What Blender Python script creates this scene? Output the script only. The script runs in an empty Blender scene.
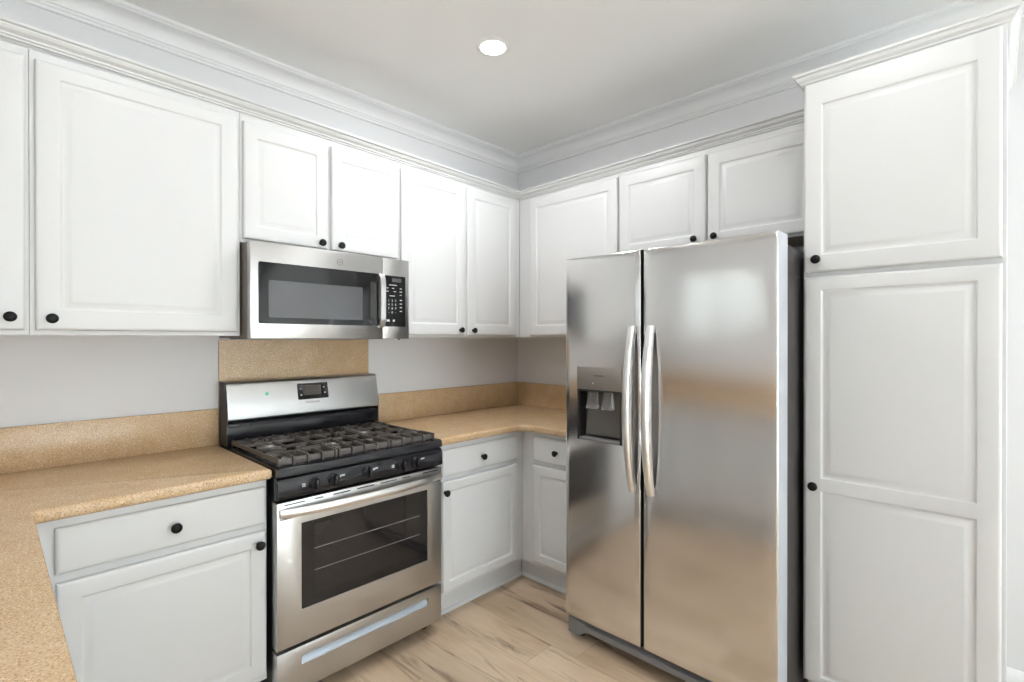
import bpy, bmesh, math, random
from mathutils import Vector, Matrix
random.seed(7)
S = bpy.context.scene
COL = S.collection
PI = math.pi

# ------------------------------------------------------------------ camera
cd = bpy.data.cameras.new('camera'); cam = bpy.data.objects.new('camera', cd); COL.objects.link(cam)
cd.sensor_width = 36.0; cd.lens = 502.884 / 1024 * 36.0; cd.clip_start = 0.02; cd.clip_end = 60
yaw = math.radians(43.7653); pit = math.radians(-0.1819); rol = math.radians(-0.0269)
fwd = Vector((math.cos(yaw)*math.cos(pit), math.sin(yaw)*math.cos(pit), math.sin(pit)))
rgt = Vector((math.sin(yaw), -math.cos(yaw), 0)); up = rgt.cross(fwd)
r2 = rgt*math.cos(rol) + up*math.sin(rol); u2 = -rgt*math.sin(rol) + up*math.cos(rol)
mw = Matrix((r2, u2, -fwd)).transposed().to_4x4(); mw.translation = Vector((-2.7455, -2.5723, 1.3933))
cam.matrix_world = mw
S.camera = cam

# ------------------------------------------------------------------ world, exposure
W = bpy.data.worlds.new('sky'); S.world = W; W.use_nodes = True
bgn = W.node_tree.nodes['Background']; bgn.inputs[1].default_value = 7.5
_wt = W.node_tree; _tc = _wt.nodes.new('ShaderNodeTexCoord'); _sp = _wt.nodes.new('ShaderNodeSeparateXYZ'); _cr = _wt.nodes.new('ShaderNodeValToRGB')
_mr = _wt.nodes.new('ShaderNodeMapRange'); _mr.inputs[1].default_value = -1; _mr.inputs[2].default_value = 1
_wt.links.new(_tc.outputs['Generated'], _sp.inputs[0]); _wt.links.new(_sp.outputs[2], _mr.inputs[0]); _wt.links.new(_mr.outputs[0], _cr.inputs[0]); _wt.links.new(_cr.outputs[0], bgn.inputs[0])
_e = _cr.color_ramp.elements      # sunlit pale ground below the horizon, milky sky above it
_e[0].position = .490; _e[0].color = (.90, .945, 1.0, 1); _e[1].position = .51; _e[1].color = (.42, .47, .53, 1)
sun = bpy.data.lights.new('sun', 'SUN'); sun.energy = SUN_E = 130.0; sun.angle = math.radians(1.5); sun.color = (.88, .935, 1.0)
so_ = bpy.data.objects.new('sun', sun); COL.objects.link(so_)
so_.rotation_euler = Vector((.10, .62, -.80)).to_track_quat('-Z', 'Y').to_euler()      # falls on the floor of the room behind the camera
S.view_settings.view_transform = 'Standard'; S.view_settings.look = 'None'
S.view_settings.gamma = 1.0; S.view_settings.use_curve_mapping = False
S.view_settings.exposure = 0.29
LAMP_W = [9.6, 2.3, 1.2, 2.3, 4, 4]       # recessed ceiling lamps
CEIL = 2.72
LAMPS = [(-1.155, -0.93), (-2.40, -2.28), (-2.40, -0.93), (-1.155, -2.28), (-1.155, -4.4), (-2.40, -4.4)]
ROOM_X0, ROOM_Y0 = -3.32, -6.0

# ------------------------------------------------------------------ materials
def srgb(r, g, b):
    f = lambda c: (c/255/12.92) if c/255 <= .04045 else ((c/255+.055)/1.055)**2.4
    return (f(r), f(g), f(b), 1)
def mat(name, col, rough=.5, metal=0, spec=.5, coat=0, trans=0, emit=None, es=0):
    m = bpy.data.materials.new(name); m.use_nodes = True
    b = m.node_tree.nodes['Principled BSDF']
    b.inputs['Base Color'].default_value = col; b.inputs['Roughness'].default_value = rough
    b.inputs['Metallic'].default_value = metal; b.inputs['Specular IOR Level'].default_value = spec
    b.inputs['Coat Weight'].default_value = coat; b.inputs['Transmission Weight'].default_value = trans
    if emit: b.inputs['Emission Color'].default_value = emit; b.inputs['Emission Strength'].default_value = es
    return m
def nodes(m): return m.node_tree.nodes, m.node_tree.links, m.node_tree.nodes['Principled BSDF']
def coords(m, scale=(1,1,1), rot=(0,0,0)):
    n, l, b = nodes(m)
    tc = n.new('ShaderNodeTexCoord'); mp = n.new('ShaderNodeMapping')
    mp.inputs['Scale'].default_value = scale; mp.inputs['Rotation'].default_value = rot
    l.new(tc.outputs['Object'], mp.inputs['Vector']); return mp.outputs['Vector']
def noise(m, vec, sc, det=2, rough=.5):
    n, l, b = nodes(m); t = n.new('ShaderNodeTexNoise')
    t.inputs['Scale'].default_value = sc; t.inputs['Detail'].default_value = det; t.inputs['Roughness'].default_value = rough
    l.new(vec, t.inputs['Vector']); return t.outputs['Fac']
def ramp(m, fac, stops):
    n, l, b = nodes(m); r = n.new('ShaderNodeValToRGB')
    e = r.color_ramp.elements
    e[0].position, e[0].color = stops[0]; e[1].position, e[1].color = stops[-1]
    for p, c in stops[1:-1]:
        x = e.new(p); x.color = c
    l.new(fac, r.inputs[0]); return r.outputs[0]
def mix(m, fac, a, b_, mode='MIX'):
    n, l, b = nodes(m); x = n.new('ShaderNodeMix'); x.data_type = 'RGBA'; x.blend_type = mode
    for k, v in ((0, fac), (6, a), (7, b_)):
        if hasattr(v, 'is_linked'): l.new(v, x.inputs[k])
        else: x.inputs[k].default_value = v
    return x.outputs[2]
def bump(m, h, strength=.2, dist=.001):
    n, l, b = nodes(m); x = n.new('ShaderNodeBump'); x.inputs['Strength'].default_value = strength
    x.inputs['Distance'].default_value = dist; l.new(h, x.inputs['Height']); l.new(x.outputs[0], b.inputs['Normal'])

M_cab = mat('cabinet_white', srgb(221, 221, 220), .38)
M_cab_in = mat('cabinet_underside', srgb(196, 184, 164), .6)
M_wall = mat('wall_paint', srgb(231, 230, 230), .75)
bump(M_wall, noise(M_wall, coords(M_wall), 260, 2), .12, .0006)
M_ceil = mat('ceiling_paint', srgb(246, 245, 243), .85)
bump(M_ceil, noise(M_ceil, coords(M_ceil), 140, 2), .15, .0008)
M_trim = mat('trim_paint', srgb(240, 239, 238), .45)

def stone():
    m = mat('speckled_stone', srgb(205, 176, 140), .27)
    v = coords(m); n, l, b = nodes(m)
    base = ramp(m, noise(m, v, 14, 3), [(.3, srgb(203, 170, 128)), (.7, srgb(212, 182, 144))])
    f1 = noise(m, v, 240, 2, .7)
    dark = ramp(m, f1, [(.37, (1,1,1,1)), (.46, (0,0,0,1))])
    c = mix(m, dark, base, srgb(158, 129, 97))
    v2 = coords(m, (1.13, .97, 1.07), (.3, .5, .2))
    f2 = noise(m, v2, 190, 2, .7)
    lite = ramp(m, f2, [(.58, (0,0,0,1)), (.66, (1,1,1,1))])
    c = mix(m, lite, c, srgb(232, 208, 176))
    l.new(c, b.inputs['Base Color'])
    return m
M_stone = stone()

def steel(name, col=(.53, .525, .515, 1), rough=.24, stretch=(1, 1, 60), bs=.05, aniso=.0):
    m = mat(name, col, rough, 1.0)
    v = coords(m, stretch); f = noise(m, v, 14, 3, .6)
    n, l, b = nodes(m)
    r = n.new('ShaderNodeMapRange'); r.inputs[3].default_value = rough-.025; r.inputs[4].default_value = rough+.035
    l.new(f, r.inputs[0]); l.new(r.outputs[0], b.inputs['Roughness'])
    b.inputs['Anisotropic'].default_value = aniso
    return m
M_steel = steel('stainless_steel', rough=.33, stretch=(2, 2, 120))
M_pull = mat('brushed_pull', (.36, .40, .45, 1), .4, 1.0)
M_fridge = steel('fridge_stainless', (.70, .69, .685, 1), .155, stretch=(2, 2, 120))
M_chrome = steel('satin_metal', (.80, .79, .78, 1), .28, (40, 40, 2))
M_blkgloss = mat('black_enamel', (.010, .010, .013, 1), .14, 0, .38)
M_blkglass = mat('black_glass', (.010, .010, .011, 1), .05, 0, .42)
M_blk = mat('black_matte', (.018, .017, .016, 1), .5)
M_iron = mat('cast_iron', srgb(84, 78, 74), .48)
bump(M_iron, noise(M_iron, coords(M_iron), 500, 2), .25, .0005)
M_grey = mat('grey_plastic', srgb(128, 127, 128), .45)
M_dgrey = mat('dark_grey_plastic', srgb(40, 38, 38), .35)
M_side = mat('appliance_side_grey', srgb(50, 47, 46), .4)
M_doorside = mat('door_side_paint', srgb(188, 191, 197), .35)
M_mwside = mat('microwave_case', srgb(124, 114, 107), .45, .1)
M_knob = mat('black_knob', (.008, .008, .008, 1), .3, 0, .22)
M_white = mat('white_print', srgb(215, 215, 215), .5)
M_print = mat('grey_print', srgb(120, 95, 90), .5)
M_green = mat('green_film', srgb(90, 200, 160), .4)
M_ovenin = mat('oven_window', (.016, .014, .014, 1), .06, 0, .5)
M_mwin = mat('microwave_window', srgb(84, 84, 86), .10, 0, .6)
M_clear = mat('clear_plastic', (.85, .85, .86, 1), .05, 0, .6, 0, .92)
M_alu = mat('burner_aluminium', (.75, .75, .74, 1), .35, 1)
M_lamp = mat('lamp_lens', (1, 1, 1, 1), .5, emit=(1, .97, .93, 1), es=14)
M_glass = mat('window_glass', (1, 1, 1, 1), .0)
_n, _l, _b = nodes(M_glass); _t = _n.new('ShaderNodeBsdfTransparent'); _t.inputs[0].default_value = (.94, .96, .95, 1)
_g = _n.new('ShaderNodeBsdfGlossy'); _g.inputs['Roughness'].default_value = .02; _m = _n.new('ShaderNodeMixShader'); _m.inputs[0].default_value = .06
_l.new(_t.outputs[0], _m.inputs[1]); _l.new(_g.outputs[0], _m.inputs[2]); _l.new(_m.outputs[0], _n['Material Output'].inputs[0])
M_blind = mat('blind_slat', srgb(240, 240, 238), .7)
M_outdoor = mat('patio_ground', srgb(215, 213, 208), .8)
M_shade = mat('added_roller_shade', srgb(228, 227, 222), .8)
_n, _l, _b = nodes(M_shade); _t = _n.new('ShaderNodeBsdfTranslucent'); _t.inputs[0].default_value = (.8, .8, .79, 1)
_m = _n.new('ShaderNodeMixShader'); _m.inputs[0].default_value = .5
_l.new(_b.outputs[0], _m.inputs[1]); _l.new(_t.outputs[0], _m.inputs[2]); _l.new(_m.outputs[0], _n['Material Output'].inputs[0])

def floor_mat():
    m = mat('oak_plank', srgb(196, 166, 134), .36)
    n, l, b = nodes(m)
    tc = n.new('ShaderNodeTexCoord'); sep = n.new('ShaderNodeSeparateXYZ'); l.new(tc.outputs['Object'], sep.inputs[0])
    def math_(op, a, c=None, d=None):
        x = n.new('ShaderNodeMath'); x.operation = op
        for i, q in enumerate((a, c, d)):
            if q is None: continue
            if hasattr(q, 'is_linked'): l.new(q, x.inputs[i])
            else: x.inputs[i].default_value = q
        return x.outputs[0]
    u = math_('DIVIDE', math_('ADD', sep.outputs[0], 0.06), .182); row = math_('FLOOR', u); fu = math_('FRACT', u)
    wn = n.new('ShaderNodeTexWhiteNoise'); wn.noise_dimensions = '1D'; l.new(row, wn.inputs['W'])
    vv = math_('ADD', math_('DIVIDE', sep.outputs[1], 1.22), math_('MULTIPLY', wn.outputs['Value'], 3.7)); cel = math_('FLOOR', vv); fv = math_('FRACT', vv)
    cmb = n.new('ShaderNodeCombineXYZ'); l.new(row, cmb.inputs[0]); l.new(cel, cmb.inputs[1])
    wn2 = n.new('ShaderNodeTexWhiteNoise'); wn2.noise_dimensions = '2D'; l.new(cmb.outputs[0], wn2.inputs['Vector'])
    off = n.new('ShaderNodeVectorMath'); off.operation = 'MULTIPLY_ADD'
    l.new(wn2.outputs['Color'], off.inputs[0]); off.inputs[1].default_value = (9, 9, 9); l.new(tc.outputs['Object'], off.inputs[2])
    def nz(scale, sc, det, dist=0, ro=.55):
        mp = n.new('ShaderNodeMapping'); mp.inputs['Scale'].default_value = scale; l.new(off.outputs[0], mp.inputs[0])
        t = n.new('ShaderNodeTexNoise'); t.inputs['Scale'].default_value = sc; t.inputs['Detail'].default_value = det
        t.inputs['Distortion'].default_value = dist; t.inputs['Roughness'].default_value = ro; l.new(mp.outputs[0], t.inputs['Vector']); return t.outputs['Fac']
    tone = ramp(m, nz((1, .28, 1), 4.5, 3, .6), [(.3, srgb(188, 161, 130)), (.5, srgb(209, 184, 156)), (.7, srgb(221, 198, 171))])
    fine = ramp(m, nz((1, .06, 1), 110, 3), [(.3, (.80, .80, .80, 1)), (.7, (1, 1, 1, 1))])
    c = mix(m, .55, tone, fine, 'MULTIPLY')
    plank = n.new('ShaderNodeMapRange'); l.new(wn2.outputs['Value'], plank.inputs[0]); plank.inputs[3].default_value = .90; plank.inputs[4].default_value = 1.06
    hsv = n.new('ShaderNodeHueSaturation'); l.new(c, hsv.inputs['Color']); l.new(plank.outputs[0], hsv.inputs['Value']); c = hsv.outputs[0]
    streak = ramp(m, nz((1, .11, 1), 11, 5, 1.1, .62), [(.535, (0, 0, 0, 1)), (.68, (1, 1, 1, 1))])
    crack = ramp(m, nz((1, .15, 1), 34, 4, .6), [(.38, (.12, .12, .12, 1)), (.60, (1, 1, 1, 1))])
    sm = n.new('ShaderNodeMix'); sm.data_type = 'RGBA'; sm.blend_type = 'MULTIPLY'; sm.inputs[0].default_value = .85
    l.new(streak, sm.inputs[6]); l.new(crack, sm.inputs[7])
    c = mix(m, sm.outputs[2], c, srgb(98, 74, 56))
    # seams
    e1 = math_('LESS_THAN', fu, .012); e2 = math_('LESS_THAN', fv, .0022); seam = math_('MAXIMUM', e1, e2)
    c = mix(m, math_('MULTIPLY', seam, .35), c, srgb(110, 84, 62))
    l.new(c, b.inputs['Base Color'])
    return m
M_floor = floor_mat()

# ------------------------------------------------------------------ builders
ORG = {}
ROT = {'A': 0.0, 'B': -PI/2, 'C': PI/2}
def tag(o, label=None, cat=None, group=None, kind=None):
    if label: o['label'] = label
    if cat: o['category'] = cat
    if group: o['group'] = group
    if kind: o['kind'] = kind
    return o
def thing(name, label, cat, wall, s0, z0, group=None, kind=None):
    """an Empty on its wall: local x runs along the wall to the right, local -y comes forward"""
    o = bpy.data.objects.new(name, None); COL.objects.link(o); o.empty_display_size = .05
    o.location = {'A': (s0, 0, z0), 'B': (0, -s0, z0), 'C': (ROOM_X0, s0, z0)}[wall]
    o.rotation_euler = (0, 0, ROT[wall]); ORG[o.name] = (s0, z0)
    tag(o, label, cat, group, kind); return o
class MB:
    """collects shapes given as (s along wall, d forward, z) and links them as one mesh"""
    def __init__(self, root=None):
        self.root = root; self.o = ORG.get(root.name, (0, 0)) if root else (0, 0); self.bm = bmesh.new()
    def P(self, s, d, z): return Vector((s-self.o[0], -d, z-self.o[1]))
    def box(self, s0, s1, d0, d1, z0, z1, bev=0, seg=2):
        a, b = self.P(min(s0,s1), max(d0,d1), min(z0,z1)), self.P(max(s0,s1), min(d0,d1), max(z0,z1))
        vs = [self.bm.verts.new((x, y, z)) for x in (a.x, b.x) for y in (a.y, b.y) for z in (a.z, b.z)]
        fs = [self.bm.faces.new([vs[i] for i in q]) for q in ((0,1,3,2),(4,6,7,5),(0,4,5,1),(2,3,7,6),(0,2,6,4),(1,5,7,3))]
        if bev:
            es = list({e for f in fs for e in f.edges})
            bmesh.ops.bevel(self.bm, geom=es, offset=bev, segments=seg, profile=.5, affect='EDGES')
        return self
    def lathe(self, s, d, z, axis, prof, n=24):
        """prof: (radius, distance along axis)"""
        c = self.P(s, d, z); ax = {'s': Vector((1,0,0)), 'd': Vector((0,-1,0)), 'z': Vector((0,0,1))}[axis]
        t1 = ax.orthogonal().normalized(); t2 = ax.cross(t1); rings = []
        for r, h in prof:
            rings.append([self.bm.verts.new(c+ax*h+(t1*math.cos(2*PI*i/n)+t2*math.sin(2*PI*i/n))*max(r, 1e-5)) for i in range(n)])
        for a, b in zip(rings, rings[1:]):
            for i in range(n): self.bm.faces.new((a[i], a[(i+1)%n], b[(i+1)%n], b[i]))
        self.bm.faces.new(rings[0]); self.bm.faces.new(rings[-1]); return self
    def prism(self, pts, s0, s1):
        """pts: (d, z) outline extruded along s"""
        a = [self.bm.verts.new(self.P(s0, d, z)) for d, z in pts]; b = [self.bm.verts.new(self.P(s1, d, z)) for d, z in pts]
        n = len(pts); self.bm.faces.new(a); self.bm.faces.new(b)
        for i in range(n): self.bm.faces.new((a[i], a[(i+1)%n], b[(i+1)%n], b[i]))
        return self
    def prism_d(self, pts, d0, d1):
        """pts: (s, z) outline extruded forward"""
        a = [self.bm.verts.new(self.P(s, d0, z)) for s, z in pts]; b = [self.bm.verts.new(self.P(s, d1, z)) for s, z in pts]
        n = len(pts); self.bm.faces.new(a); self.bm.faces.new(b)
        for i in range(n): self.bm.faces.new((a[i], a[(i+1)%n], b[(i+1)%n], b[i]))
        return self
    def sections(self, secs, cap=True):
        """list of rings of (s, d, z), skinned in order"""
        rs = [[self.bm.verts.new(self.P(*p)) for p in r] for r in secs]; n = len(rs[0])
        for a, b in zip(rs, rs[1:]):
            for i in range(n): self.bm.faces.new((a[i], a[(i+1)%n], b[(i+1)%n], b[i]))
        if cap: self.bm.faces.new(rs[0]); self.bm.faces.new(rs[-1])
        return self
    def bar(self, p0, p1, w, h):
        """rectangular bar between two (s,d,z) points lying flat, width w, height h down from top"""
        a, b = Vector((p0[0], p0[1], 0)), Vector((p1[0], p1[1], 0)); t = (b-a).normalized(); q = Vector((-t.y, t.x, 0))*w/2
        f = lambda p, sg, dz: (p[0]+q.x*sg, p[1]+q.y*sg, p[2]-dz)
        self.sections([[f(p, -.7, 0), f(p, .7, 0), f(p, 1, h*.3), f(p, 1, h), f(p, -1, h), f(p, -1, h*.3)] for p in (p0, p1)]); return self
    def build(self, name, m, parent=None, sharp=35):
        bmesh.ops.recalc_face_normals(self.bm, faces=self.bm.faces)
        me = bpy.data.meshes.new(name); self.bm.to_mesh(me); self.bm.free()
        for p in me.polygons: p.use_smooth = True
        me.set_sharp_from_angle(angle=math.radians(sharp))
        me.materials.append(m)
        o = bpy.data.objects.new(name, me); COL.objects.link(o)
        if parent: o.parent = parent
        return o
def struct(o): o['kind'] = 'structure'; return o
def text(txt, size, root, parent, s, d, z, m, name='lettering', tilt=0, ext=.0002, sl_=1.0):
    cu = bpy.data.curves.new(name, 'FONT'); cu.body = txt; cu.size = size; cu.extrude = ext; cu.space_line = sl_; cu.align_x = 'CENTER'; cu.align_y = 'CENTER'
    tmp = bpy.data.objects.new(name, cu); COL.objects.link(tmp); bpy.context.view_layer.update()
    me = bpy.data.meshes.new_from_object(tmp.evaluated_get(bpy.context.evaluated_depsgraph_get()))
    bpy.data.objects.remove(tmp); me.materials.clear(); me.materials.append(m)
    o = bpy.data.objects.new(name, me); COL.objects.link(o); o.parent = parent
    so, zo = ORG[root.name]; o.location = (s-so, -d, z-zo); o.rotation_euler = (PI/2+tilt, 0, 0); return o

# panelled or plain slab front --------------------------------------------------
GROOVE = [(-.002, 0), (.0015, .0006), (.0055, .0052), (.0095, .0066), (.0135, .0064), (.0260, .0016), (.0305, .0003), (.034, 0)]
def front(root, name, s0, s1, z0, z1, d1, panels=(), thick=.019, edge=.010, m=None, parent=None):
    b = MB(root); e = edge
    ss = [s0+e]; zs = [z0+e]
    if panels:
        ss += [panels[0][0], panels[0][1]]
        for p in sorted(panels, key=lambda p: p[2]): zs += [p[2], p[3]]
    ss.append(s1-e); zs.append(z1-e)
    G = [[b.bm.verts.new(b.P(s, d1, z)) for z in zs] for s in ss]
    for i in range(len(ss)-1):
        for j in range(len(zs)-1):
            q = (G[i][j], G[i+1][j], G[i+1][j+1], G[i][j+1])
            if panels and i == 1 and j % 2 == 1:
                prev = q; a0, a1, b0, b1 = ss[1], ss[2], zs[j], zs[j+1]
                for o_, dp in GROOVE[1:]:   # routed groove, then the slope up to the raised field
                    cur = [b.bm.verts.new(b.P(s, d1-dp, z)) for s, z in ((a0+o_, b0+o_), (a1-o_, b0+o_), (a1-o_, b1-o_), (a0+o_, b1-o_))]
                    for k in range(4): b.bm.faces.new((prev[k], prev[(k+1)%4], cur[(k+1)%4], cur[k]))
                    prev = cur
                b.bm.faces.new(prev)
            else: b.bm.faces.new(q)
    I, J = len(ss)-1, len(zs)-1
    ring = [(i, 0) for i in range(I)] + [(I, j) for j in range(J)] + [(i, J) for i in range(I, 0, -1)] + [(0, j) for j in range(J, 0, -1)]
    prev = [G[i][j] for i, j in ring]
    for ins, dp in ((e*.55, .0008), (e*.25, .0028), (e*.06, .0055), (0, .009), (0, thick)):
        cur = []
        for i, j in ring:
            s = ss[i]; z = zs[j]
            if i == 0: s = s0+ins
            if i == I: s = s1-ins
            if j == 0: z = z0+ins
            if j == J: z = z1-ins
            cur.append(b.bm.verts.new(b.P(s, d1-dp, z)))
        n = len(ring)
        for k in range(n): b.bm.faces.new((prev[k], prev[(k+1)%n], cur[(k+1)%n], cur[k]))
        prev = cur
    b.bm.faces.new(prev)
    return b.build(name, m or M_cab, parent or root, 28)
_k = MB(); _k.lathe(0, 0, 0, 'd', [(.0085, 0), (.0085, .002), (.0055, .004), (.005, .010), (.008, .013), (.0148, .0165), (.0165, .020), (.0160, .0245), (.012, .028), (.005, .0295), (0, .0297)], 20)
_kob = _k.build('knob', M_knob); KNOB = _kob.data; bpy.data.objects.remove(_kob)
def knob(root, parent, s, d, z):
    o = bpy.data.objects.new('knob', KNOB); COL.objects.link(o); o.parent = parent
    so, zo = ORG[root.name]; o.location = (s-so, -d, z-zo); return o
def P1(s0, s1, z0, z1, mx, mz=None, mzt=None):
    mz = mx if mz is None else mz; mzt = mz if mzt is None else mzt
    return [(s0+mx, s1-mx, z0+mz, z1-mzt)]

# ------------------------------------------------------------------ room shell
def wall_with_hole(name, axis, pos, thick, a0, a1, z0, z1, hole=None):
    """axis 'x': wall in the plane x=pos spanning y a0..a1; axis 'y': plane y=pos spanning x"""
    b = MB()
    def bx(p0, p1, q0, q1):
        lo, hi = min(pos, pos+thick), max(pos, pos+thick)
        if axis == 'x': b.box(lo, hi, -p0, -p1, q0, q1)
        else: b.box(p0, p1, -lo, -hi, q0, q1)
    if hole:
        h0, h1, k0, k1 = hole
        bx(a0, h0, z0, z1); bx(h1, a1, z0, z1); bx(h0, h1, z0, k0) if k0 > z0 else None; bx(h0, h1, k1, z1)
    else: bx(a0, a1, z0, z1)
    return struct(b.build(name, M_wall))
T = .12
WIN_L = (-1.35, -0.50, 1.45, 2.00)           # unseen left-wall window over the counter, added to supply daylight (y0,y1,z0,z1)
WIN_B = (-3.05, -0.25, 0.0, 2.25)            # unseen wide glazed opening behind the camera, added to supply daylight (x0,x1,z0,z1)
wall_with_hole('wall_back', 'y', 0, T, ROOM_X0-T, T, -.02, CEIL)
wall_with_hole('wall_right', 'x', 0, T, ROOM_Y0-T, 0, -.02, CEIL)
wall_with_hole('wall_left', 'x', ROOM_X0, -T, -2.60, 0, -.02, CEIL, WIN_L)
wall_with_hole('wall_left', 'x', ROOM_X0, -T, ROOM_Y0-T, -2.6005, -.02, CEIL)
wall_with_hole('wall_front', 'y', ROOM_Y0, -T, ROOM_X0, 0, -.02, CEIL, WIN_B)
b = MB(); b.box(ROOM_X0-T, T, -T, -ROOM_Y0+T, -.10, 0); struct(b.build('floor', M_floor))
b = MB(); b.box(ROOM_X0-T, T, -T, -ROOM_Y0+T, CEIL, CEIL+.1); struct(b.build('ceiling', M_ceil))

def loop_sweep(prof, name, m):
    """profile (distance from wall, z) swept round the four walls, mitred"""
    b = MB(); secs = []
    for sx, sy in ((-1, -1), (1, -1), (1, 1), (-1, 1)):
        secs.append([b.bm.verts.new(((ROOM_X0+p) if sx < 0 else -p, (ROOM_Y0+p) if sy < 0 else -p, z)) for p, z in prof])
    n = len(prof)
    for k in range(4):
        A_, B_ = secs[k], secs[(k+1) % 4]
        for i in range(n-1): b.bm.faces.new((A_[i], A_[i+1], B_[i+1], B_[i]))
    return struct(b.build(name, m, sharp=25))
cr = [(0, -.090), (.010, -.090), (.0125, -.086), (.0125, -.080), (.017, -.0775), (.020, -.073), (.020, -.069), (.026, -.066)]
for i in range(1, 9):
    t = i/8*PI/2; cr.append((.026+.055*(1-math.cos(t)), -.066+.046*math.sin(t)))
cr += [(.088, -.020), (.091, -.016), (.098, -.014), (.102, -.010), (.102, 0)]
loop_sweep([(p*1.06, CEIL+z) for p, z in cr], 'trim_1', M_trim)

# baseboards where the photo's right edge and the far room show them
b = MB(); b.prism([(0, 0), (.014, 0), (.014, .085), (.011, .095), (.006, .112), (0, .118)], 2.605, -ROOM_Y0)
o = struct(b.build('baseboard_right', M_trim)); o.rotation_euler = (0, 0, -PI/2)
b = MB(); b.prism([(0, 0), (.014, 0), (.014, .085), (.011, .095), (.006, .112), (0, .118)], -3.19, -2.40)
o = struct(b.build('baseboard_left', M_trim)); o.rotation_euler = (0, 0, PI/2); o.location = (ROOM_X0, 0, 0)

# unseen windows, added to let daylight in
def rect_frame(b, axis, pos, a0, a1, z0, z1, w, dpt, bars=(), vbars=()):
    def bx(p0, p1, q0, q1):
        if axis == 'x': b.box(pos-dpt/2, pos+dpt/2, -p0, -p1, q0, q1)
        else: b.box(p0, p1, -(pos-dpt/2), -(pos+dpt/2), q0, q1)
    bx(a0, a0+w, z0, z1); bx(a1-w, a1, z0, z1); bx(a0+w, a1-w, z0, z0+w); bx(a0+w, a1-w, z1-w, z1)
    for z in bars: bx(a0+w, a1-w, z-.015, z+.015)
    for a in vbars: bx(a-.03, a+.03, z0+w, z1-w)
def pane(name, axis, pos, a0, a1, z0, z1, parent):
    b = MB()
    if axis == 'x': b.box(pos-.003, pos+.003, -a0, -a1, z0, z1)
    else: b.box(a0, a1, -(pos-.003), -(pos+.003), z0, z1)
    return b.build(name, M_glass, parent)
b = MB(); rect_frame(b, 'x', ROOM_X0-.06, *WIN_L, .04, .05, (), ((WIN_L[0]+WIN_L[1])/2,))
w1 = struct(b.build('added_window_1', M_trim)); pane('window_pane', 'x', ROOM_X0-.06, WIN_L[0]+.04, WIN_L[1]-.04, WIN_L[2]+.04, WIN_L[3]-.04, w1)
b = MB(); rect_frame(b, 'y', ROOM_Y0-.06, *WIN_B, .05, .05, (), ((WIN_B[0]+WIN_B[1])/2,))
w2 = struct(b.build('added_window_2', M_trim)); pane('window_pane', 'y', ROOM_Y0-.06, WIN_B[0]+.05, WIN_B[1]-.05, WIN_B[2]+.05, WIN_B[3]-.05, w2)
b = MB(); b.box(ROOM_X0-.022, ROOM_X0-.019, -WIN_L[0]-.012, -WIN_L[1]+.012, WIN_L[2]+.005, WIN_L[3]-.03)
sh = tag(b.build('fabric', M_shade), None); ro = bpy.data.objects.new('added_roller_shade', None); COL.objects.link(ro); tag(ro, 'unseen white roller shade added over the left window', 'window shade'); sh.parent = ro  # unseen shade, added to soften the daylight from the left window
b = MB(); b.lathe(ROOM_X0-.022, -WIN_L[0]-.01, WIN_L[3]-.018, 'd', [(.015, 0), (.015, -(WIN_L[1]-WIN_L[0]-.02))], 16); b.build('tube', M_trim, ro)
# unseen white louvre blind added across the wide opening: horizontal slats that throw the sun up to the ceiling
bl = bpy.data.objects.new('added_louvre_blind', None); COL.objects.link(bl); bl.location = (0, ROOM_Y0+.05, 0); ORG[bl.name] = (0, 0)
tag(bl, 'unseen white louvre blind added across the wide rear opening', 'blind')
SL_P, SL_W, SL_T = .075, .080, math.radians(0)
zz = .09
while zz < WIN_B[3]-.02:
    b = MB(); c_, s_ = math.cos(SL_T)*SL_W/2, math.sin(SL_T)*SL_W/2
    b.prism([(-c_, zz+s_-.002), (0, zz-.0005), (c_, zz-s_-.002), (c_, zz-s_+.0005), (0, zz+.0025), (-c_, zz+s_+.0005)], WIN_B[0]-.05, WIN_B[1]+.05)
    o = b.build('slat', M_blind, bl); zz += SL_P
b = MB(); b.box(WIN_B[0]-.06, WIN_B[1]+.06, -.045, .045, WIN_B[3]+.0, WIN_B[3]+.06); b.build('head_rail', M_blind, bl)
# daylight portals in the two added openings
def portal(x, y, z, sx, sz, rot):
    L = bpy.data.lights.new('window_daylight', 'AREA'); L.shape = 'RECTANGLE'; L.size = sx; L.size_y = sz; L.cycles.is_portal = True
    o = bpy.data.objects.new('window_daylight', L); COL.objects.link(o); o.location = (x, y, z); o.rotation_euler = rot
portal(ROOM_X0-T-.02, (WIN_L[0]+WIN_L[1])/2, (WIN_L[2]+WIN_L[3])/2, WIN_L[1]-WIN_L[0], WIN_L[3]-WIN_L[2], (PI/2, 0, -PI/2))
portal((WIN_B[0]+WIN_B[1])/2, ROOM_Y0-T-.02, (WIN_B[2]+WIN_B[3])/2, WIN_B[1]-WIN_B[0], WIN_B[3]-WIN_B[2], (PI/2, 0, 0))

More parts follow.
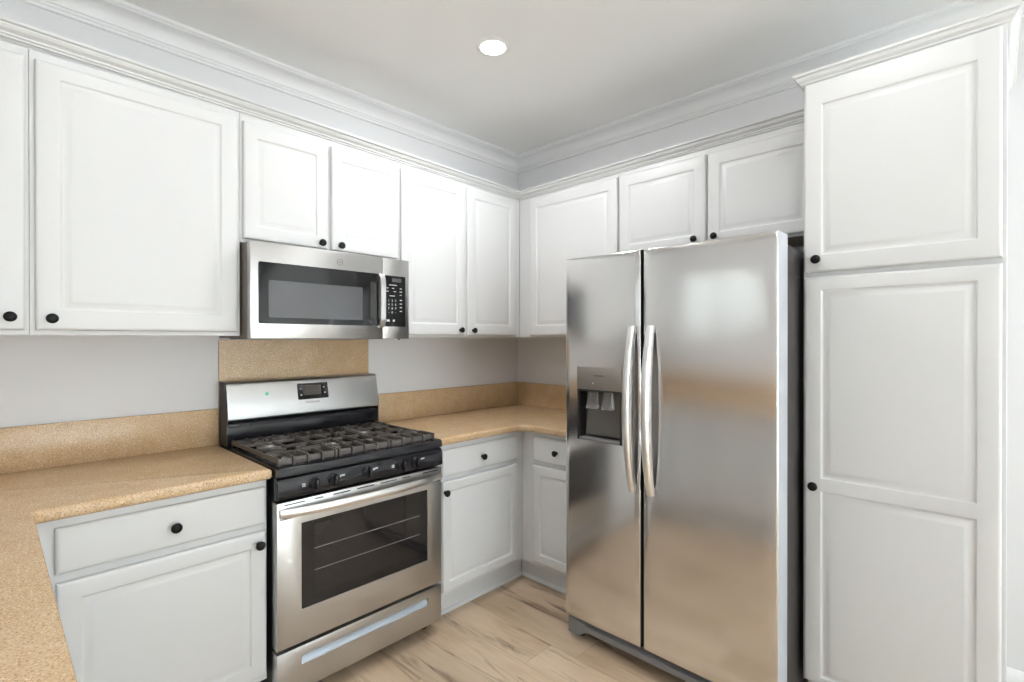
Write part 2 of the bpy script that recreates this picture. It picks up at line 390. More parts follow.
# recessed ceiling lamps
LBL = ['round white recessed ceiling light glowing near the kitchen corner', 'recessed ceiling light above the end of the left counter',
       'recessed ceiling light above the left counter by the range', 'recessed ceiling light in front of the pantry cabinet',
       'recessed ceiling light far back on the right wall side', 'recessed ceiling light far back on the left wall side']
for i, (x, y) in enumerate(LAMPS):
    t = bpy.data.objects.new('recessed_light', None); COL.objects.link(t); t.location = (x, y, CEIL); ORG[t.name] = (0, 0)
    tag(t, LBL[i], 'ceiling light', 'recessed ceiling lights')
    b = MB(); b.lathe(0, 0, 0, 'z', [(.055, -.0005), (.058, -.006), (.070, -.005), (.078, -.001), (.078, 0), (.055, 0)], 40); b.build('trim_ring', M_trim, t)
    b = MB(); b.lathe(0, 0, 0, 'z', [(.0545, -.001), (.0545, -.003), (.04, -.006), (0, -.008)], 40); b.build('lens', M_lamp, t)
    L = bpy.data.lights.new('lamp_light', 'AREA'); L.shape = 'DISK'; L.size = .11; L.energy = LAMP_W[i]; L.color = (.955, .97, 1.0)
    lo = bpy.data.objects.new('lamp_light', L); COL.objects.link(lo); lo.parent = t; lo.location = (0, 0, -.010)

# ------------------------------------------------------------------ upper cabinets
UF, UD = .305, .325
def upper(label, wall, s0, s1, z0, doors, group, corner=None, sof=True):
    t = thing('upper_cabinet', label, 'cabinet', wall, (s0+s1)/2, z0, group)
    c0 = corner if corner is not None else s0
    b = MB(t); b.box(c0+.001, s1-.001, .001, UF-.019, z0+.012, 2.335); b.build('carcass', M_cab, t)
    b = MB(t); b.box(s0+.0005, s1-.0005, UF-.019, UF, z0, 2.340, .0015, 1); b.build('face_frame', M_cab, t)
    for (a, c, zb, zt, mx, mz, mzt, ks, kz) in doors:
        d = front(t, 'door', a, c, zb, zt, UD, P1(a, c, zb, zt, mx, mz, mzt))
        if ks is not None: knob(t, d, ks, UD, kz)
    return t
GU = 'white upper cabinets along the walls'
upper('white single-door upper cabinet cut by the left photo edge', 'A', -3.315, -2.650, 1.408, [(-3.16, -2.660, 1.424, 2.308, .062, .066, .050, -2.695, 1.466)], GU)
upper('widest white single-door upper cabinet, left of the microwave', 'A', -2.650, -2.016, 1.408, [(-2.636, -2.028, 1.424, 2.308, .060, .066, .048, -2.597, 1.463)], GU)
upper('short white two-door upper cabinet directly above the microwave', 'A', -2.016, -1.244, 1.800, [(-2.007, -1.642, 1.815, 2.304, .050, .052, .060, -1.676, 1.839), (-1.622, -1.256, 1.815, 2.304, .050, .052, .060, -1.582, 1.838)], GU)
upper('tall white two-door upper cabinet between microwave and room corner', 'A', -1.244, -.3055, 1.406, [(-1.236, -.795, 1.418, 2.296, .055, .060, .058, -.836, 1.448), (-.776, -.357, 1.418, 2.296, .055, .060, .058, -.736, 1.447)], GU)
upper('white single-door upper cabinet right of the room corner, left of the fridge top', 'B', .3055, 1.067, 1.406, [(.410, 1.060, 1.418, 2.294, .055, .060, .060, None, 0)], GU, corner=.001)
v2 = upper('short white two-door upper cabinet above the refrigerator', 'B', 1.067, 2.049, 1.842, [(1.075, 1.556, 1.853, 2.296, .055, .052, .060, 1.506, 1.887), (1.568, 2.044, 1.853, 2.296, .055, .052, .060, 1.605, 1.888)], GU)
b = MB(v2); b.box(1.075, 2.04, .02, .285, 1.8455, 1.8535); tag(b.build('bottom_panel', M_cab_in, v2), 'beige unpainted underside panel')

# cornice on the upper cabinets: it rises a little away from the corner, as in the photo
ck = [(0, 0), (.008, 0), (.009, .005), (.016, .008), (.017, .013), (.022, .016), (.030, .021), (.036, .029), (.037, .033), (.046, .035), (.048, .038), (.048, .043), (0, .043)]
b = MB(); secs = []
sl = lambda q: 2.312+.017*q
for s, d in ((-3.315, None),): secs.append([(s, UF+p, sl(3.0)+z) for p, z in ck])
secs.append([(-UF-p, UF+p, sl(0)+z) for p, z in ck])
secs.append([(-UF-p, 2.0485, 2.312+.012*1.75+z) for p, z in ck])
b.sections(secs)
tag(b.build('cornice', M_cab, sharp=20), 'white stepped cornice strip topping the upper cabinets on both walls', 'molding')

# ------------------------------------------------------------------ pantry
pt = thing('pantry_cabinet', 'tall white pantry cabinet with two knobbed doors right of the refrigerator', 'cabinet', 'B', 2.33, 0)
b = MB(pt); b.box(2.0515, 2.6015, .001, .580, .105, 2.335); b.box(2.052, 2.601, .001, .53, 0, .105); b.build('carcass', M_cab, pt)
b = MB(pt); b.box(2.051, 2.602, .580, .600, .105, 2.350, .0015, 1); b.build('face_frame', M_cab, pt)
d = front(pt, 'door', 2.057, 2.591, 1.643, 2.345, .620, [(2.111, 2.537, 1.703, 2.262)]); knob(pt, d, 2.099, .620, 1.687)
d = front(pt, 'door', 2.057, 2.591, .115, 1.624, .620, [(2.111, 2.537, .150-.008, .826+.008), (2.111, 2.537, .878, 1.577)]); knob(pt, d, 2.090, .620, .850)
b = MB(pt)
for_path = []
pz = 2.345
ring = lambda s, d, ms, md: [(s+ms*p*.62, d+md*p*.75, pz+z*.95) for p, z in ck]
b.sections([ring(2.051, .31, -1, 0), ring(2.051, .600, -1, 1), ring(2.602, .600, 1, 1), ring(2.602, .002, 1, 0)]); b.build('crown_molding', M_cab, pt, 20)

# ------------------------------------------------------------------ base cabinets
BF, BD = .610, .630
def base(label, wall, s0, s1, drawers, doors, c0=None, c1=None, toe=(None, None)):
    t = thing('base_cabinet', label, 'cabinet', wall, (s0+s1)/2, 0, 'white base cabinets under the countertops')
    a = s0 if c0 is None else c0; c = s1 if c1 is None else c1
    b = MB(t); b.box(a+.001, c-.001, .002, BF-.019, .128, .8755); b.build('carcass', M_cab, t)
    b = MB(t); b.box(s0+.0005, (s1+.015 if toe[1] else s1-.0005), BF-.019, BF, .125, .8755, .001, 1); b.build('face_frame', M_cab, t)
    ta = toe[0] if toe[0] is not None else s0+.001; tb = toe[1] if toe[1] is not None else s1-.001
    b = MB(t); b.box(ta, tb, .50, .548, .001, .127); b.build('toe_kick', M_cab, t)
    b = MB(t); b.prism([(.548, 0), (.562, 0), (.5615, .005), (.558, .011), (.553, .0155), (.548, .017)], ta, tb); b.build('shoe_molding', M_cab, t)
    for (x0, x1, z0, z1, ks, kz) in drawers:
        d = front(t, 'drawer', x0, x1, z0, z1, BD, edge=.014); knob(t, d, ks, BD, kz)
    for (x0, x1, z0, z1, mx, mz, ks, kz) in doors:
        d = front(t, 'door', x0, x1, z0, z1, BD, P1(x0, x1, z0, z1, mx, mz))
        if ks is not None: knob(t, d, ks, BD, kz)
    return t
base('white base cabinet left of the range, drawer over wide door', 'A', -2.690, -2.024, [(-2.612, -2.032, .713, .848, -2.319, .778)], [(-2.609, -2.031, .150, .687, .052, .052, -2.059, .643)], )
base('white base cabinet between the range and the inside corner', 'A', -1.226, -.6105, [(-1.205, -.672, .716, .848, -.944, .779)], [(-1.205, -.672, .148, .692, .042, .046, -1.193, .641)], toe=(None, -.551))
base('white base cabinet half hidden by the refrigerator', 'B', .6105, 1.100, [(.706, 1.070, .714, .848, .878, .781)], [(.702, 1.070, .150, .690, .050, .046, 1.035, .640)], toe=(.551, None))
base('white base cabinet of the left counter leg, nearest the corner', 'C', -1.400, -.6115, [(-1.37, -.70, .713, .848, -1.035, .778)], [(-1.37, -1.04, .15, .69, .05, .05, -1.07, .64), (-1.03, -.70, .15, .69, .05, .05, -1.0, .64)])
base('white base cabinet at the free end of the left counter leg', 'C', -2.300, -1.4015, [(-2.27, -1.43, .713, .848, -1.85, .778)], [(-2.27, -1.855, .15, .69, .05, .05, -1.89, .64), (-1.845, -1.43, .15, .69, .05, .05, -1.81, .64)])

# ------------------------------------------------------------------ countertops
def slab(t, pts, z0, z1, name, bev=.012):
    b = MB(t); vs = [b.bm.verts.new(b.P(s, d, z1)) for s, d in pts]; f = b.bm.faces.new(vs)
    r = bmesh.ops.extrude_face_region(b.bm, geom=[f]); nv = [g for g in r['geom'] if isinstance(g, bmesh.types.BMVert)]
    bmesh.ops.translate(b.bm, verts=nv, vec=(0, 0, z0-z1))
    b.bm.edges.ensure_lookup_table()
    es = [e for e in b.bm.edges if abs(e.verts[0].co.z-e.verts[1].co.z) < 1e-6]
    bmesh.ops.bevel(b.bm, geom=es, offset=bev, segments=4, profile=.5, affect='EDGES')
    return b.build(name, M_stone, t)
ct = thing('countertop', 'tan speckled L-shaped countertop left of the range with raised backsplash', 'countertop', 'A', -2.67, .876)
def arc(cs, cd_, r, a0, a1, n=8): return [(cs+r*math.cos(a0+(a1-a0)*i/n), cd_+r*math.sin(a0+(a1-a0)*i/n)) for i in range(n+1)]
# left: outline (s, d)
ri = .018
pts = [(-3.315, .002), (-2.0165, .002)] + [(-2.0165, .6445-.004), (-2.0205, .6445)] + arc(-2.657+ri, .6445+ri, ri, -PI/2, -PI, 5) + [(-2.657, 2.29), (-2.70, 2.335), (-3.315, 2.335)]
slab(ct, pts, .876, .914, 'slab')
b = MB(ct); b.box(-3.315, -2.0165, .002, .021, .9135, 1.078, .003); b.box(-3.3165, -3.297, .022, 2.335, .9135, 1.078, .003); b.build('backsplash', M_stone, ct)
cr_ = thing('countertop', 'tan speckled corner countertop between range and refrigerator with raised backsplash', 'countertop', 'A', -.6, .876)
ri = .075
pts = [(-1.232, .002), (-.002, .002), (-.002, 1.108), (-.6475, 1.108)] + [p for p in arc(-.6475-ri, .6445+ri, ri, 0, -PI/2, 8)] + [(-1.232, .6445)]
slab(cr_, pts, .876, .914, 'slab')
b = MB(cr_); b.box(-1.243, -.002, .002, .021, .9135, 1.078, .003); b.box(-.021, -.002, .0215, 1.108, .9135, 1.078, .003); b.build('backsplash', M_stone, cr_)
b = MB(); b.box(-2.0105, -1.2495, .001, .012, .88, 1.392)
tag(b.build('splash_panel', M_stone), 'tan speckled stone panel on the wall between range and microwave', 'wall panel')

# ------------------------------------------------------------------ microwave
X0, X1 = -2.0115, -1.2505
mwv = thing('microwave', 'stainless over-the-range microwave with black window, hung under the cabinet', 'microwave', 'A', (X0+X1)/2, 1.396)
b = MB(mwv); b.box(X0+.004, X1-.004, .002, .352, 1.400, 1.796, .003); b.build('case', M_mwside, mwv)
b = MB(mwv); b.box(X0+.03, X1-.03, .06, .33, 1.3965, 1.401); b.build('vent_underside', M_blk, mwv)
b = MB(mwv); b.box(X0+.002, X1-.002, .353, .372, 1.398, 1.796, .002)
b.build('front_gasket', M_mwside, mwv)
# door with an opening for the glass
FZ0, FZ1, FD = 1.3965, 1.7945, .4095
def holed(b, s0, s1, z0, z1, d0, d1, h, bev=.004):
    hs0, hs1, hz0, hz1 = h
    def lp(ss0, ss1, zz0, zz1, d): return [(ss0, d, zz0), (ss1, d, zz0), (ss1, d, zz1), (ss0, d, zz1)]
    L = [lp(s0, s1, z0, z1, d0), lp(s0, s1, z0, z1, d1-bev), lp(s0+bev*.3, s1-bev*.3, z0+bev*.3, z1-bev*.3, d1-bev*.3), lp(s0+bev, s1-bev, z0+bev, z1-bev, d1),
         lp(hs0, hs1, hz0, hz1, d1), lp(hs0+.001, hs1-.001, hz0+.001, hz1-.001, d1-.002), lp(hs0+.001, hs1-.001, hz0+.001, hz1-.001, d0)]
    rs = [[b.bm.verts.new(b.P(*p)) for p in r] for r in L]
    rs.append(rs[0])
    for a, c in zip(rs, rs[1:]):
        for i in range(4): b.bm.faces.new((a[i], a[(i+1)%4], c[(i+1)%4], c[i]))
def rrect(s0, s1, z0, z1, r, n=5):
    p = []
    for cs, cz, a in ((s1-r, z1-r, 0), (s0+r, z1-r, PI/2), (s0+r, z0+r, PI), (s1-r, z0+r, 1.5*PI)):
        p += [(cs+r*math.cos(a+PI/2*i/n), cz+r*math.sin(a+PI/2*i/n)) for i in range(n+1)]
    return p
b = MB(mwv); b.box(X0, -1.405, .373, FD, FZ0, FZ1, .003); md = b.build('door', M_steel, mwv)
b = MB(mwv); b.prism_d(rrect(-1.981, -1.4265, 1.459, 1.713, .008), FD-.004, FD+.0008); mg = b.build('door_glass', M_blkglass, md)
b = MB(mwv); b.prism_d(rrect(-1.941, -1.512, 1.485, 1.640, .006), FD-.003, FD+.0013); b.build('viewing_window', M_mwin, md)
b = MB(mwv)   # bowed strap handle
secs = []
for i in range(13):
    z = 1.452+(1.713-1.452)*i/12; u = (i/12-.5)*2; d = FD+.002+.016*(1-abs(u)**8)
    secs.append([(-1.4285, d-.006, z), (-1.4280, d+.006, z), (-1.4255, d+.0085, z), (-1.4025, d+.0085, z), (-1.3995, d+.006, z), (-1.3990, d-.006, z)])
b.sections(secs); b.build('handle', M_chrome, md)
b = MB(mwv); b.prism_d(rrect(-1.471, -1.440, 1.495, 1.672, .006), FD-.002, FD+.0015); b.build('grip_recess', M_blk, md)
b = MB(mwv); b.box(-1.4035, X1, .373, FD, FZ0, FZ1, .003); mc = b.build('control_housing', M_steel, mwv)
b = MB(mwv); b.prism_d(rrect(-1.392, -1.273, 1.457, 1.710, .007), FD-.004, FD+.0010); b.build('control_panel', M_blkglass, mc)
b = MB(mwv); b.box(-1.350, -1.297, FD, FD+.0014, 1.680, 1.698); b.build('display', M_mwin, mc)
def mark(s0, s1, z0, z1):
    b = MB(mwv); b.box(s0, s1, FD, FD+.0014, z0, z1); b.build('button', M_white, mc)
for (z, xs, w) in ((1.664, (-1.345,), .045), (1.648, (-1.378, -1.345, -1.300), .012), (1.632, (-1.378, -1.335, -1.300), .014), (1.616, (-1.300,), .012), (1.610, (-1.350,), .030)):
    for x in xs: mark(x-w/2, x+w/2, z-.0016, z+.0016)
for r_ in range(4): mark(-1.306, -1.293, 1.5885-r_*.0185, 1.5925-r_*.0185)
for x, w in ((-1.374, .018), (-1.341, .010)): mark(x-w/2, x+w/2, 1.482, 1.492)
text('1   2   3\n4   5   6\n7   8   9\n-   0   -', .0150, mwv, mc, -1.350, FD+.0012, 1.557, M_white, 'keypad_digits', sl_=1.30)
b = MB(mwv)
n = 28; ro, ri_ = .0150, .0128
for k in range(n):
    a0, a1 = 2*PI*k/n, 2*PI*(k+1)/n; c_s, c_z = -1.626, 1.747
    b.sections([[(c_s+r*math.cos(a), d, c_z+r*math.sin(a)) for r, d in ((ro, FD), (ro, FD+.0012), (ri_, FD+.0012), (ri_, FD))] for a in (a0, a1)])
b.build('round_logo', M_mwside, md)
lg = text('GE', .0145, mwv, md, -1.626, FD+.0012, 1.747, M_mwside, 'logo_monogram')
b = MB(mwv); b.box(-1.285, -1.279, .36, .372, 1.391, 1.3965); b.build('mount_tab', M_mwside, mwv)

# ------------------------------------------------------------------ range
rg = thing('gas_range', 'stainless freestanding gas range with black cooktop and five knobs', 'stove', 'A', (X0+X1)/2, 0)
b = MB(rg); b.box(X0+.003, X1-.003, .045, .620, .035, .895); b.build('body', M_blk, rg)
for s in (X0+.04, X1-.04):
    for d in (.10, .58):
        b = MB(rg); b.lathe(s, d, 0, 'z', [(.018, 0), (.018, .008), (.008, .010), (.008, .036)], 14); b.build('foot', M_blk, rg)
b = MB(rg)   # cooktop tray: raised rim round a sunk deck
b.prism([(.045, .895), (.045, .916), (.060, .916), (.066, .908), (.640, .908), (.648, .917), (.668, .917), (.676, .913), (.679, .905), (.679, .884), (.640, .884), (.620, .892)], X0, X1)
b.box(X0, X0+.018, .06, .65, .905, .917, .002); b.box(X1-.018, X1, .06, .65, .905, .917, .002)
b.build('cooktop', M_blkgloss, rg)
b = MB(rg)   # control panel
b.prism([(.600, .795), (.674, .797), (.683, .803), (.685, .812), (.682, .862), (.676, .874), (.664, .880), (.600, .880)], X0+.001, X1-.001)
cp = b.build('control_panel', M_blkgloss, rg)
for s, side in ((-1.876, -1), (-1.799, 1), (-1.649, 1), (-1.484, -1), (-1.408, 1)):
    b = MB(rg); b.lathe(s, .684, .840, 'd', [(.0235, 0), (.0235, .003), (.0205, .006), (.0185, .016), (.0165, .018), (0, .019)], 28)
    kb = b.build('burner_knob', M_blkgloss, rg)
    b = MB(rg); b.box(s-.0055, s+.0055, .700, .722, .8185, .8615, .003); b.build('knob_grip', M_blkgloss, kb)
    b = MB(rg)
    c = s+side*.040
    if side < 0:
        b.box(c-.006, c+.006, .6832, .6855, .844, .847); b.box(c-.006, c+.006, .6832, .6855, .835, .838); b.box(c-.006, c-.003, .6832, .6855, .838, .844); b.box(c+.003, c+.006, .6832, .6855, .838, .844)
    else:
        b.box(c-.010, c-.006, .6832, .6855, .842, .851); b.box(c-.004, c+.010, .6832, .6855, .846, .851)
    b.build('dial_marking', M_white, cp)
# oven door
DZ0, DZ1, DF = .241, .788, .675
b = MB(rg); b.box(X0, X1, .625, DF-.02, DZ0, DZ1, .002); holed(b, X0, X1, DZ0, DZ1, DF-.0195, DF, (-1.921, -1.331, .366, .697), .005)
od = b.build('oven_door', M_steel, rg)
b = MB(rg); b.prism_d([( -1.9225, .3645), (-1.3295, .3645), (-1.3295, .6985), (-1.9225, .6985)], DF-.019, DF-.003); b.build('door_glass', M_blkglass, od)
b = MB(rg); b.prism_d(rrect(-1.869, -1.375, .405, .677, .008), DF-.0035, DF-.0025); b.build('oven_window', M_ovenin, od)
for z in (.585, .500):
    b = MB(rg); b.box(-1.869, -1.375, DF-.0030, DF-.0021, z-.0012, z+.0012); b.build('rack_line', M_grey, od)
for s0, s1 in ((-1.985, -1.905), (-1.870, -1.835), (-1.795, -1.720), (-1.690, -1.610), (-1.580, -1.500), (-1.470, -1.430), (-1.360, -1.275)):
    b = MB(rg); b.box(s0, s1, DF-.004, DF+.0008, .7745, .7795); b.build('vent_slot', M_blk, od)
b = MB(rg); secs = []
for i in range(25):
    u = i/24; s = X0+.008+(X1-X0-.016)*u; q = (2*u-1); bow = (1-abs(q)**2.6); d = DF+.006+.046*bow; zc = .749; h = .0175
    ring_ = []
    for k in range(10):
        a = 2*PI*k/10; ring_.append((s, d+.0085*math.cos(a), zc+h*math.sin(a)))
    secs.append(ring_)
b.sections(secs); b.build('handle', M_chrome, od)
for s0, s1 in ((-2.003, -1.940), (-1.325, -1.262)):
    b = MB(rg); b.box(s0, s1, DF-.004, DF+.0008, .7235, .7275); b.build('handle_slot', M_blk, od)
# drawer
b = MB(rg); b.box(X0, X1, .625, DF-.012, .060, .229, .002); holed(b, X0, X1, .060, .229, DF-.0115, DF, (-1.921, -1.329, .157, .193), .005)
dw = b.build('storage_drawer', M_steel, rg)
b = MB(rg); b.prism([(DF-.0115, .157), (DF-.0015, .157), (DF-.003, .160), (DF-.0105, .180), (DF-.011, .193), (DF-.0115, .193)], -1.9205, -1.3295); b.build('pull_recess', M_pull, dw)
# backguard
b = MB(rg)
b.prism([(.016, .90), (.016, 1.195), (.022, 1.2035), (.086, 1.2035), (.096, 1.198), (.100, 1.19), (.125, 1.064), (.1238, 1.034), (.119, 1.028), (.095, 1.026), (.03, 1.02), (.03, .90)], X0+.004, X1-.004)
bg = b.build('backguard', M_steel, rg)
for s0 in (X0, X1-.004):
    b = MB(rg); b.prism([(.016, .90), (.016, 1.200), (.090, 1.200), (.120, 1.06), (.119, .90)], s0, s0+.004); b.build('end_cap', M_blk, bg)
b = MB(rg); b.prism([(.031, .908), (.031, 1.018), (.108, 1.018), (.116, 1.008), (.118, .99), (.118, .916), (.11, .908)], X0+.0045, X1-.0045); b.build('rear_vent_panel', M_blkgloss, rg)
tilt = math.atan2(.025, .126)
def onface(z): return .100+(1.19-z)/(1.19-1.064)*.025
def facebox(s0, s1, z0, z1, th, name, m, parent):
    b = MB(rg); pr = rrect(s0, s1, z0, z1, .006)
    b.sections([[(s, onface(z)-.002, z) for s, z in pr], [(s, onface(z)+th, z) for s, z in pr]]); return b.build(name, m, parent)
facebox(-1.694, -1.538, 1.098, 1.176, .0015, 'display', M_blkglass, bg)
facebox(-1.665, -1.575, 1.118, 1.165, .0020, 'display_screen', mat('dim_screen', srgb(66, 60, 52), .2), bg)
for s, z in ((-1.678, 1.150), (-1.677, 1.120), (-1.560, 1.152), (-1.556, 1.125)):
    b = MB(rg); b.lathe(s, onface(z)+.0012, z, 'd', [(.004, 0), (.004, .0008)], 10); b.build('display_button', M_white, bg)
text('FRIGIDAIRE', .0145, rg, bg, -1.622, onface(1.083)+.0006, 1.083, M_print, 'brand_lettering', -tilt)
cz_ = [(-1.838+.0085*math.cos(2*PI*k/20), 1.139+.0085*math.sin(2*PI*k/20)) for k in range(20)]
b = MB(rg); b.sections([[(s, onface(z)-.001, z) for s, z in cz_], [(s, onface(z)+.0012, z) for s, z in cz_]]); tag(b.build('sticker', M_green, bg), 'small round green sticker')
text('x', .016, rg, bg, -1.975, .1252, 1.050, M_white, 'small_mark', 0)

# burners
BUR = [(-1.865, .20, .034), (-1.865, .50, .042), (-1.631, .35, .040), (-1.397, .20, .038), (-1.397, .50, .046)]
for s, d, r in BUR:
    b = MB(rg); b.lathe(s, d, .908, 'z', [(r+.016, 0), (r+.014, .003), (r+.004, .004), (r+.002, .014), (0, .014)], 28); bu = b.build('burner', M_alu, rg)
    b = MB(rg); b.lathe(s, d, .922, 'z', [(r, 0), (r+.001, .003), (r-.003, .007), (0, .009)], 28); b.build('burner_cap', M_blk, bu)
# grates
GZ = .947
for gi, (g0, g1) in enumerate(((-1.996, -1.758), (-1.752, -1.510), (-1.504, -1.266))):
    b = MB(rg); w = .0105; gc = (g0+g1)/2
    fb, ff = .130, .640
    for s in (g0+w/2, g1-w/2): b.bar((s, fb, GZ-.004), (s, ff, GZ-.004), w, .016)
    for d in (fb, .255, .382, .510, ff-.012): b.bar((g0+w, d, GZ-.006), (g1-w, d, GZ-.006), w, .012)
    # lower front and back rail
    b.box(g0, g1, ff-.014, ff-.006, .917, GZ-.012, .001, 1); b.box(g0, g1, fb, fb+.008, .917, GZ-.012, .001, 1)
    k = 5
    for i in range(k):
        s = g0+w/2+(g1-g0-w)*i/(k-1)
        b.bar((s, .535, GZ), (s, ff+.001, GZ), .010, .012); b.box(s-.005, s+.005, ff-.008, ff+.003, .916, GZ-.003, .0015, 1)
        b.bar((s, fb-.001, GZ), (s, .215, GZ), .010, .012); b.box(s-.005, s+.005, fb-.003, fb+.008, .916, GZ-.003, .0015, 1)
    for s in (gc-(g1-g0)*.17, gc+(g1-g0)*.17): b.bar((s, .25, GZ-.001), (s, .52, GZ-.001), .009, .012) if gi == 1 else None
    if gi != 1:
        for cdp in (.20, .50):
            for ang in range(4):
                a = PI/4+ang*PI/2
                b.bar((gc+.030*math.cos(a), cdp+.030*math.sin(a), GZ), (gc+.098*math.cos(a), cdp+.075*math.sin(a), GZ), .010, .013)
            b.bar((gc+.036, cdp, GZ), (g1-w, cdp, GZ), .009, .012); b.bar((gc-.036, cdp, GZ), (g0+w, cdp, GZ), .009, .012)
        b.bar((gc, .29, GZ), (gc, .41, GZ), .009, .012)
    else:
        for ang in range(4):
            a = PI/4+ang*PI/2
            b.bar((gc+.034*math.cos(a), .35+.034*math.sin(a), GZ), (gc+.095*math.cos(a), .35+.12*math.sin(a), GZ), .010, .013)
    for s in (g0+.02, g1-.02):
        for d in (fb+.01, .38, ff-.015): b.lathe(s, d, .908, 'z', [(.004, 0), (.005, GZ-.908-.012)], 8)
    b.build('grate', M_iron, rg)

# ------------------------------------------------------------------ refrigerator
F0, F1, FX = 1.128, 2.042, .8811
fr = thing('refrigerator', 'stainless side-by-side refrigerator with ice dispenser and two curved handles', 'refrigerator', 'B', (F0+F1)/2, 0)
b = MB(fr); b.box(F0+.004, F1-.006, .030, .760, .030, 1.735, .004); b.build('cabinet_body', M_side, fr)
b = MB(fr); b.box(F0+.010, F1-.012, .759, .772, .12, 1.745); b.build('door_gasket', M_blk, fr)
HZ0, HZ1, HS0, HS1 = .940, 1.270, 1.198, 1.433
def fdoor(name, s0, s1, z0, z1, hole=None):
    b = MB(fr); E = .010
    def dep(s, z):
        u = (s-s0)/(s1-s0)*2-1; v = (z-z0)/(z1-z0)
        bul = .002*(1-u*u)
        wav = .0010*math.sin(2*PI*(v*1.9+.12*u))*(.2+.8*(1-u*u)) + .0009*math.sin(2*PI*(v*4.3+.25*u*u)+1.0)*max(0, v-.5)*2
        dim = .0026*math.exp(-(u*u)/.45-((z-1.60)/.13)**2) if not hole else .0012*math.exp(-(u*u)/.45-((z-1.58)/.12)**2)
        return FX-.004+bul+(wav+dim)*(1-abs(u)**6)
    us = sorted({round(s0+E*.8+(s1-s0-1.6*E)*i/18, 5) for i in range(19)} | ({hole[0], hole[1]} if hole else set()))
    zs = sorted({round(z0+E*.8+(z1-z0-1.6*E)*i/64, 5) for i in range(65)} | ({hole[2], hole[3]} if hole else set()))
    if hole:
        us = [u for u in us if u in hole[:2] or min(abs(u-hole[0]), abs(u-hole[1])) > .008]
        zs = [z for z in zs if z in hole[2:] or min(abs(z-hole[2]), abs(z-hole[3])) > .008]
    G = [[b.bm.verts.new(b.P(s, dep(s, z), z)) for z in zs] for s in us]
    I, J = len(us)-1, len(zs)-1
    inh = lambda i, j: hole and us[i] >= hole[0]-1e-6 and us[i+1] <= hole[1]+1e-6 and zs[j] >= hole[2]-1e-6 and zs[j+1] <= hole[3]+1e-6
    for i in range(I):
        for j in range(J):
            if not inh(i, j): b.bm.faces.new((G[i][j], G[i+1][j], G[i+1][j+1], G[i][j+1]))
    def skirt(ring, fn):
        prev = [G[i][j] for i, j in ring]; n = len(ring)
        for ins, dp in fn:
            cur = []
            for i, j in ring:
                s, z = us[i], zs[j]
                if ring is outer:
                    if i == 0: s = s0+ins
                    if i == I: s = s1-ins
                    if j == 0: z = z0+ins
                    if j == J: z = z1-ins
                dd = dep(us[i], zs[j])-dp if dp < .05 else .773
                cur.append(b.bm.verts.new(b.P(s, dd, z)))
            for k in range(n): b.bm.faces.new((prev[k], prev[(k+1)%n], cur[(k+1)%n], cur[k]))
            prev = cur
        return prev
    outer = [(i, 0) for i in range(I)] + [(I, j) for j in range(J)] + [(i, J) for i in range(I, 0, -1)] + [(0, j) for j in range(J, 0, -1)]
    last = skirt(outer, ((E*.4, .0012), (E*.12, .004), (0, .009), (0, .1)))
    b.bm.faces.new(last)
    if hole:
        i0, i1 = us.index(hole[0]), us.index(hole[1]); j0, j1 = zs.index(hole[2]), zs.index(hole[3])
        inner = [(i, j0) for i in range(i0, i1)] + [(i1, j) for j in range(j0, j1)] + [(i, j1) for i in range(i1, i0, -1)] + [(i0, j) for j in range(j1, j0, -1)]
        skirt(inner, ((0, .012),))
    o = b.build(name, M_fridge, fr, 40); o.data.materials.append(M_doorside); o.data.materials.append(M_blk)
    for p in o.data.polygons:
        if p.normal.y > -.3 and abs(p.normal.x) > .9:
            p.material_index = 1 if (p.normal.x > 0) == (not hole) else 2     # edges facing the door seam are coloured black: gap shade painted on
    return o, dep
fl, depL = fdoor('freezer_door', F0, 1.5175, .113, 1.766, (HS0, HS1, HZ0, HZ1))
frd, depR = fdoor('fridge_door', 1.5300, F1, .113, 1.766)
# dispenser
FD2 = .888
b = MB(fr)
b.box(HS0+.001, HS1-.001, .820, .828, HZ0+.001, HZ1-.001)
b.box(HS0+.001, HS0+.012, .828, FD2-.008, HZ0+.001, 1.168); b.box(HS1-.012, HS1-.001, .828, FD2-.008, HZ0+.001, 1.168)
dh = b.build('dispenser_recess', M_dgrey, fr)
b = MB(fr); b.box(HS0+.001, HS1-.001, .828, FD2-.0035, 1.168, HZ1-.001, .003); dp = b.build('dispenser_panel', mat('panel_taupe', srgb(150, 144, 139), .35, .6), fr)
text('FRIGIDAIRE', .0105, fr, dp, 1.318, FD2-.003, 1.232, M_dgrey, 'brand_lettering')
b = MB(fr); b.lathe(1.287, FD2-.0045, 1.198, 'd', [(.004, 0), (.004, .0018), (0, .002)], 12); b.build('indicator', M_white, dp)
b = MB(fr); b.box(HS0+.004, HS1-.004, .828, FD2-.004, 1.160, 1.170, .002); b.build('dispenser_lip', M_blk, fr)
for s in (1.272, 1.352):
    b = MB(fr); b.sections([[(s-.020, .846, 1.158), (s+.020, .846, 1.158), (s+.020, .868, 1.158), (s-.020, .868, 1.158)], [(s-.026, .850, 1.105), (s+.026, .850, 1.105), (s+.024, .874, 1.108), (s-.024, .874, 1.108)], [(s-.028, .846, 1.088), (s+.028, .846, 1.088), (s+.028, .880, 1.084), (s-.028, .880, 1.084)]])
    b.build('ice_chute', M_clear, dh)
b = MB(fr); b.sections([[(1.243, .836, 1.150), (1.400, .836, 1.150), (1.400, .842, 1.150), (1.243, .842, 1.150)], [(1.228, .850, .965), (1.412, .850, .965), (1.412, .856, .965), (1.228, .856, .965)]])
b.build('paddle', mat('smoke_paddle', srgb(96, 94, 92), .15), dh)
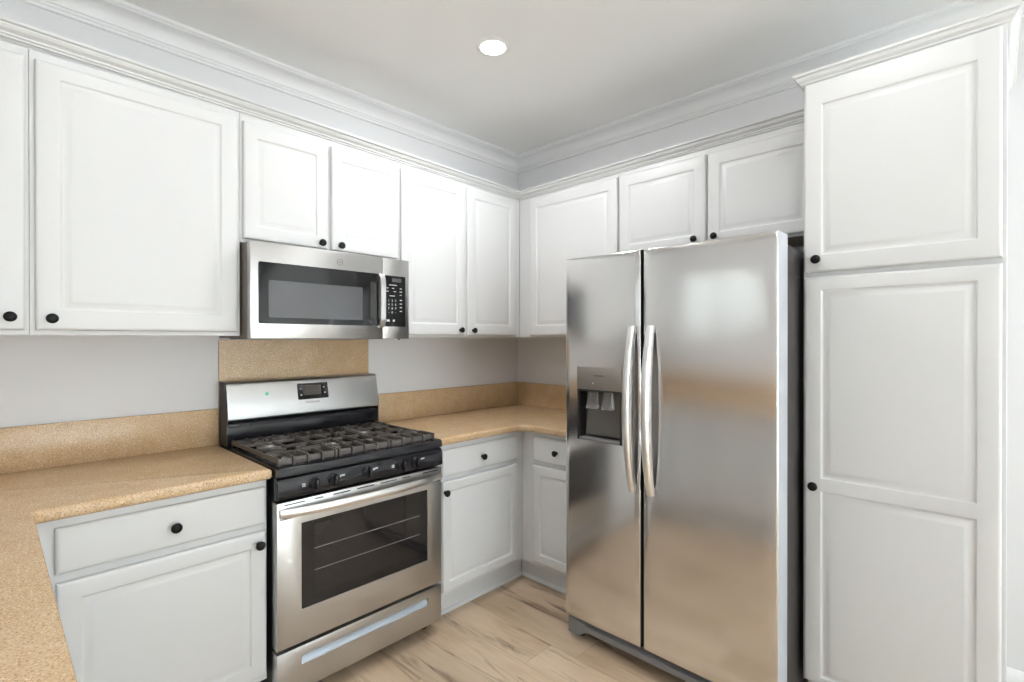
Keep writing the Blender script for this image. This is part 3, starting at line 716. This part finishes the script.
b = MB(fr); b.box(HS0+.012, HS1-.012, .829, FD2-.008, HZ0+.001, .952, .002)
for k in range(9): b.box(HS0+.022+k*.0225, HS0+.030+k*.0225, .84, FD2-.014, .952, .955)
b.build('drip_tray', M_grey, dh)
# handles
def fhandle(sc, dep, parent):
    b = MB(fr); secs = []
    for i in range(33):
        u = i/32; z = .760+(1.450-.760)*u; q = abs(2*u-1); d = .890+.050*(1-q**2.0)
        hw = .0175-.002*q; th = .011
        dk = .020*(1-q**2); secs.append([(sc-hw, d-th-dk, z), (sc-hw, d, z), (sc-hw*.75, d+th*.6, z), (sc-hw*.25, d+th, z), (sc+hw*.25, d+th, z), (sc+hw*.75, d+th*.6, z), (sc+hw, d, z), (sc+hw, d-th-dk, z)])
    b.sections(secs)
    for z in (.778, 1.432): b.box(sc-.013, sc+.013, .874, .896, z-.014, z+.014, .003)
    b.build('handle', M_chrome, parent)
fhandle(1.484, depL, fl); fhandle(1.568, depR, frd)
b = MB(fr); b.box(F0+.02, F0+.10, .70, .850, 1.735, 1.760, .004); b.build('hinge_cover', M_grey, fr)
b = MB(fr); b.box(F1-.10, F1-.02, .70, .850, 1.735, 1.758, .004); b.build('hinge_cover', M_grey, fr)
# base grille with stepped feet at both ends
b = MB(fr)
b.sections([[(s, .776, zt), (s, .852, zt), (s, .858, zt-.004), (s, .858, zb+.004), (s, .852, zb), (s, .776, zb)] for s, zt, zb in ((F0+.004, .100, .022), (F0+.055, .094, .018), (F0+.085, .092, .040), (F0+.11, .082, .052), (F1-.11, .082, .052), (F1-.085, .092, .040), (F1-.055, .094, .018), (F1-.004, .100, .022))])
b.build('base_grille', M_grey, fr)
for s in (F0+.04, F1-.04):
    b = MB(fr); b.lathe(s, .80, 0, 'z', [(.018, 0), (.018, .010), (.009, .012), (.009, .024)], 14); b.build('foot', M_dgrey, fr)
    b = MB(fr); b.lathe(s-.012, .12, .022, 's', [(.022, 0), (.022, .024)], 18); b.build('roller', M_dgrey, fr)
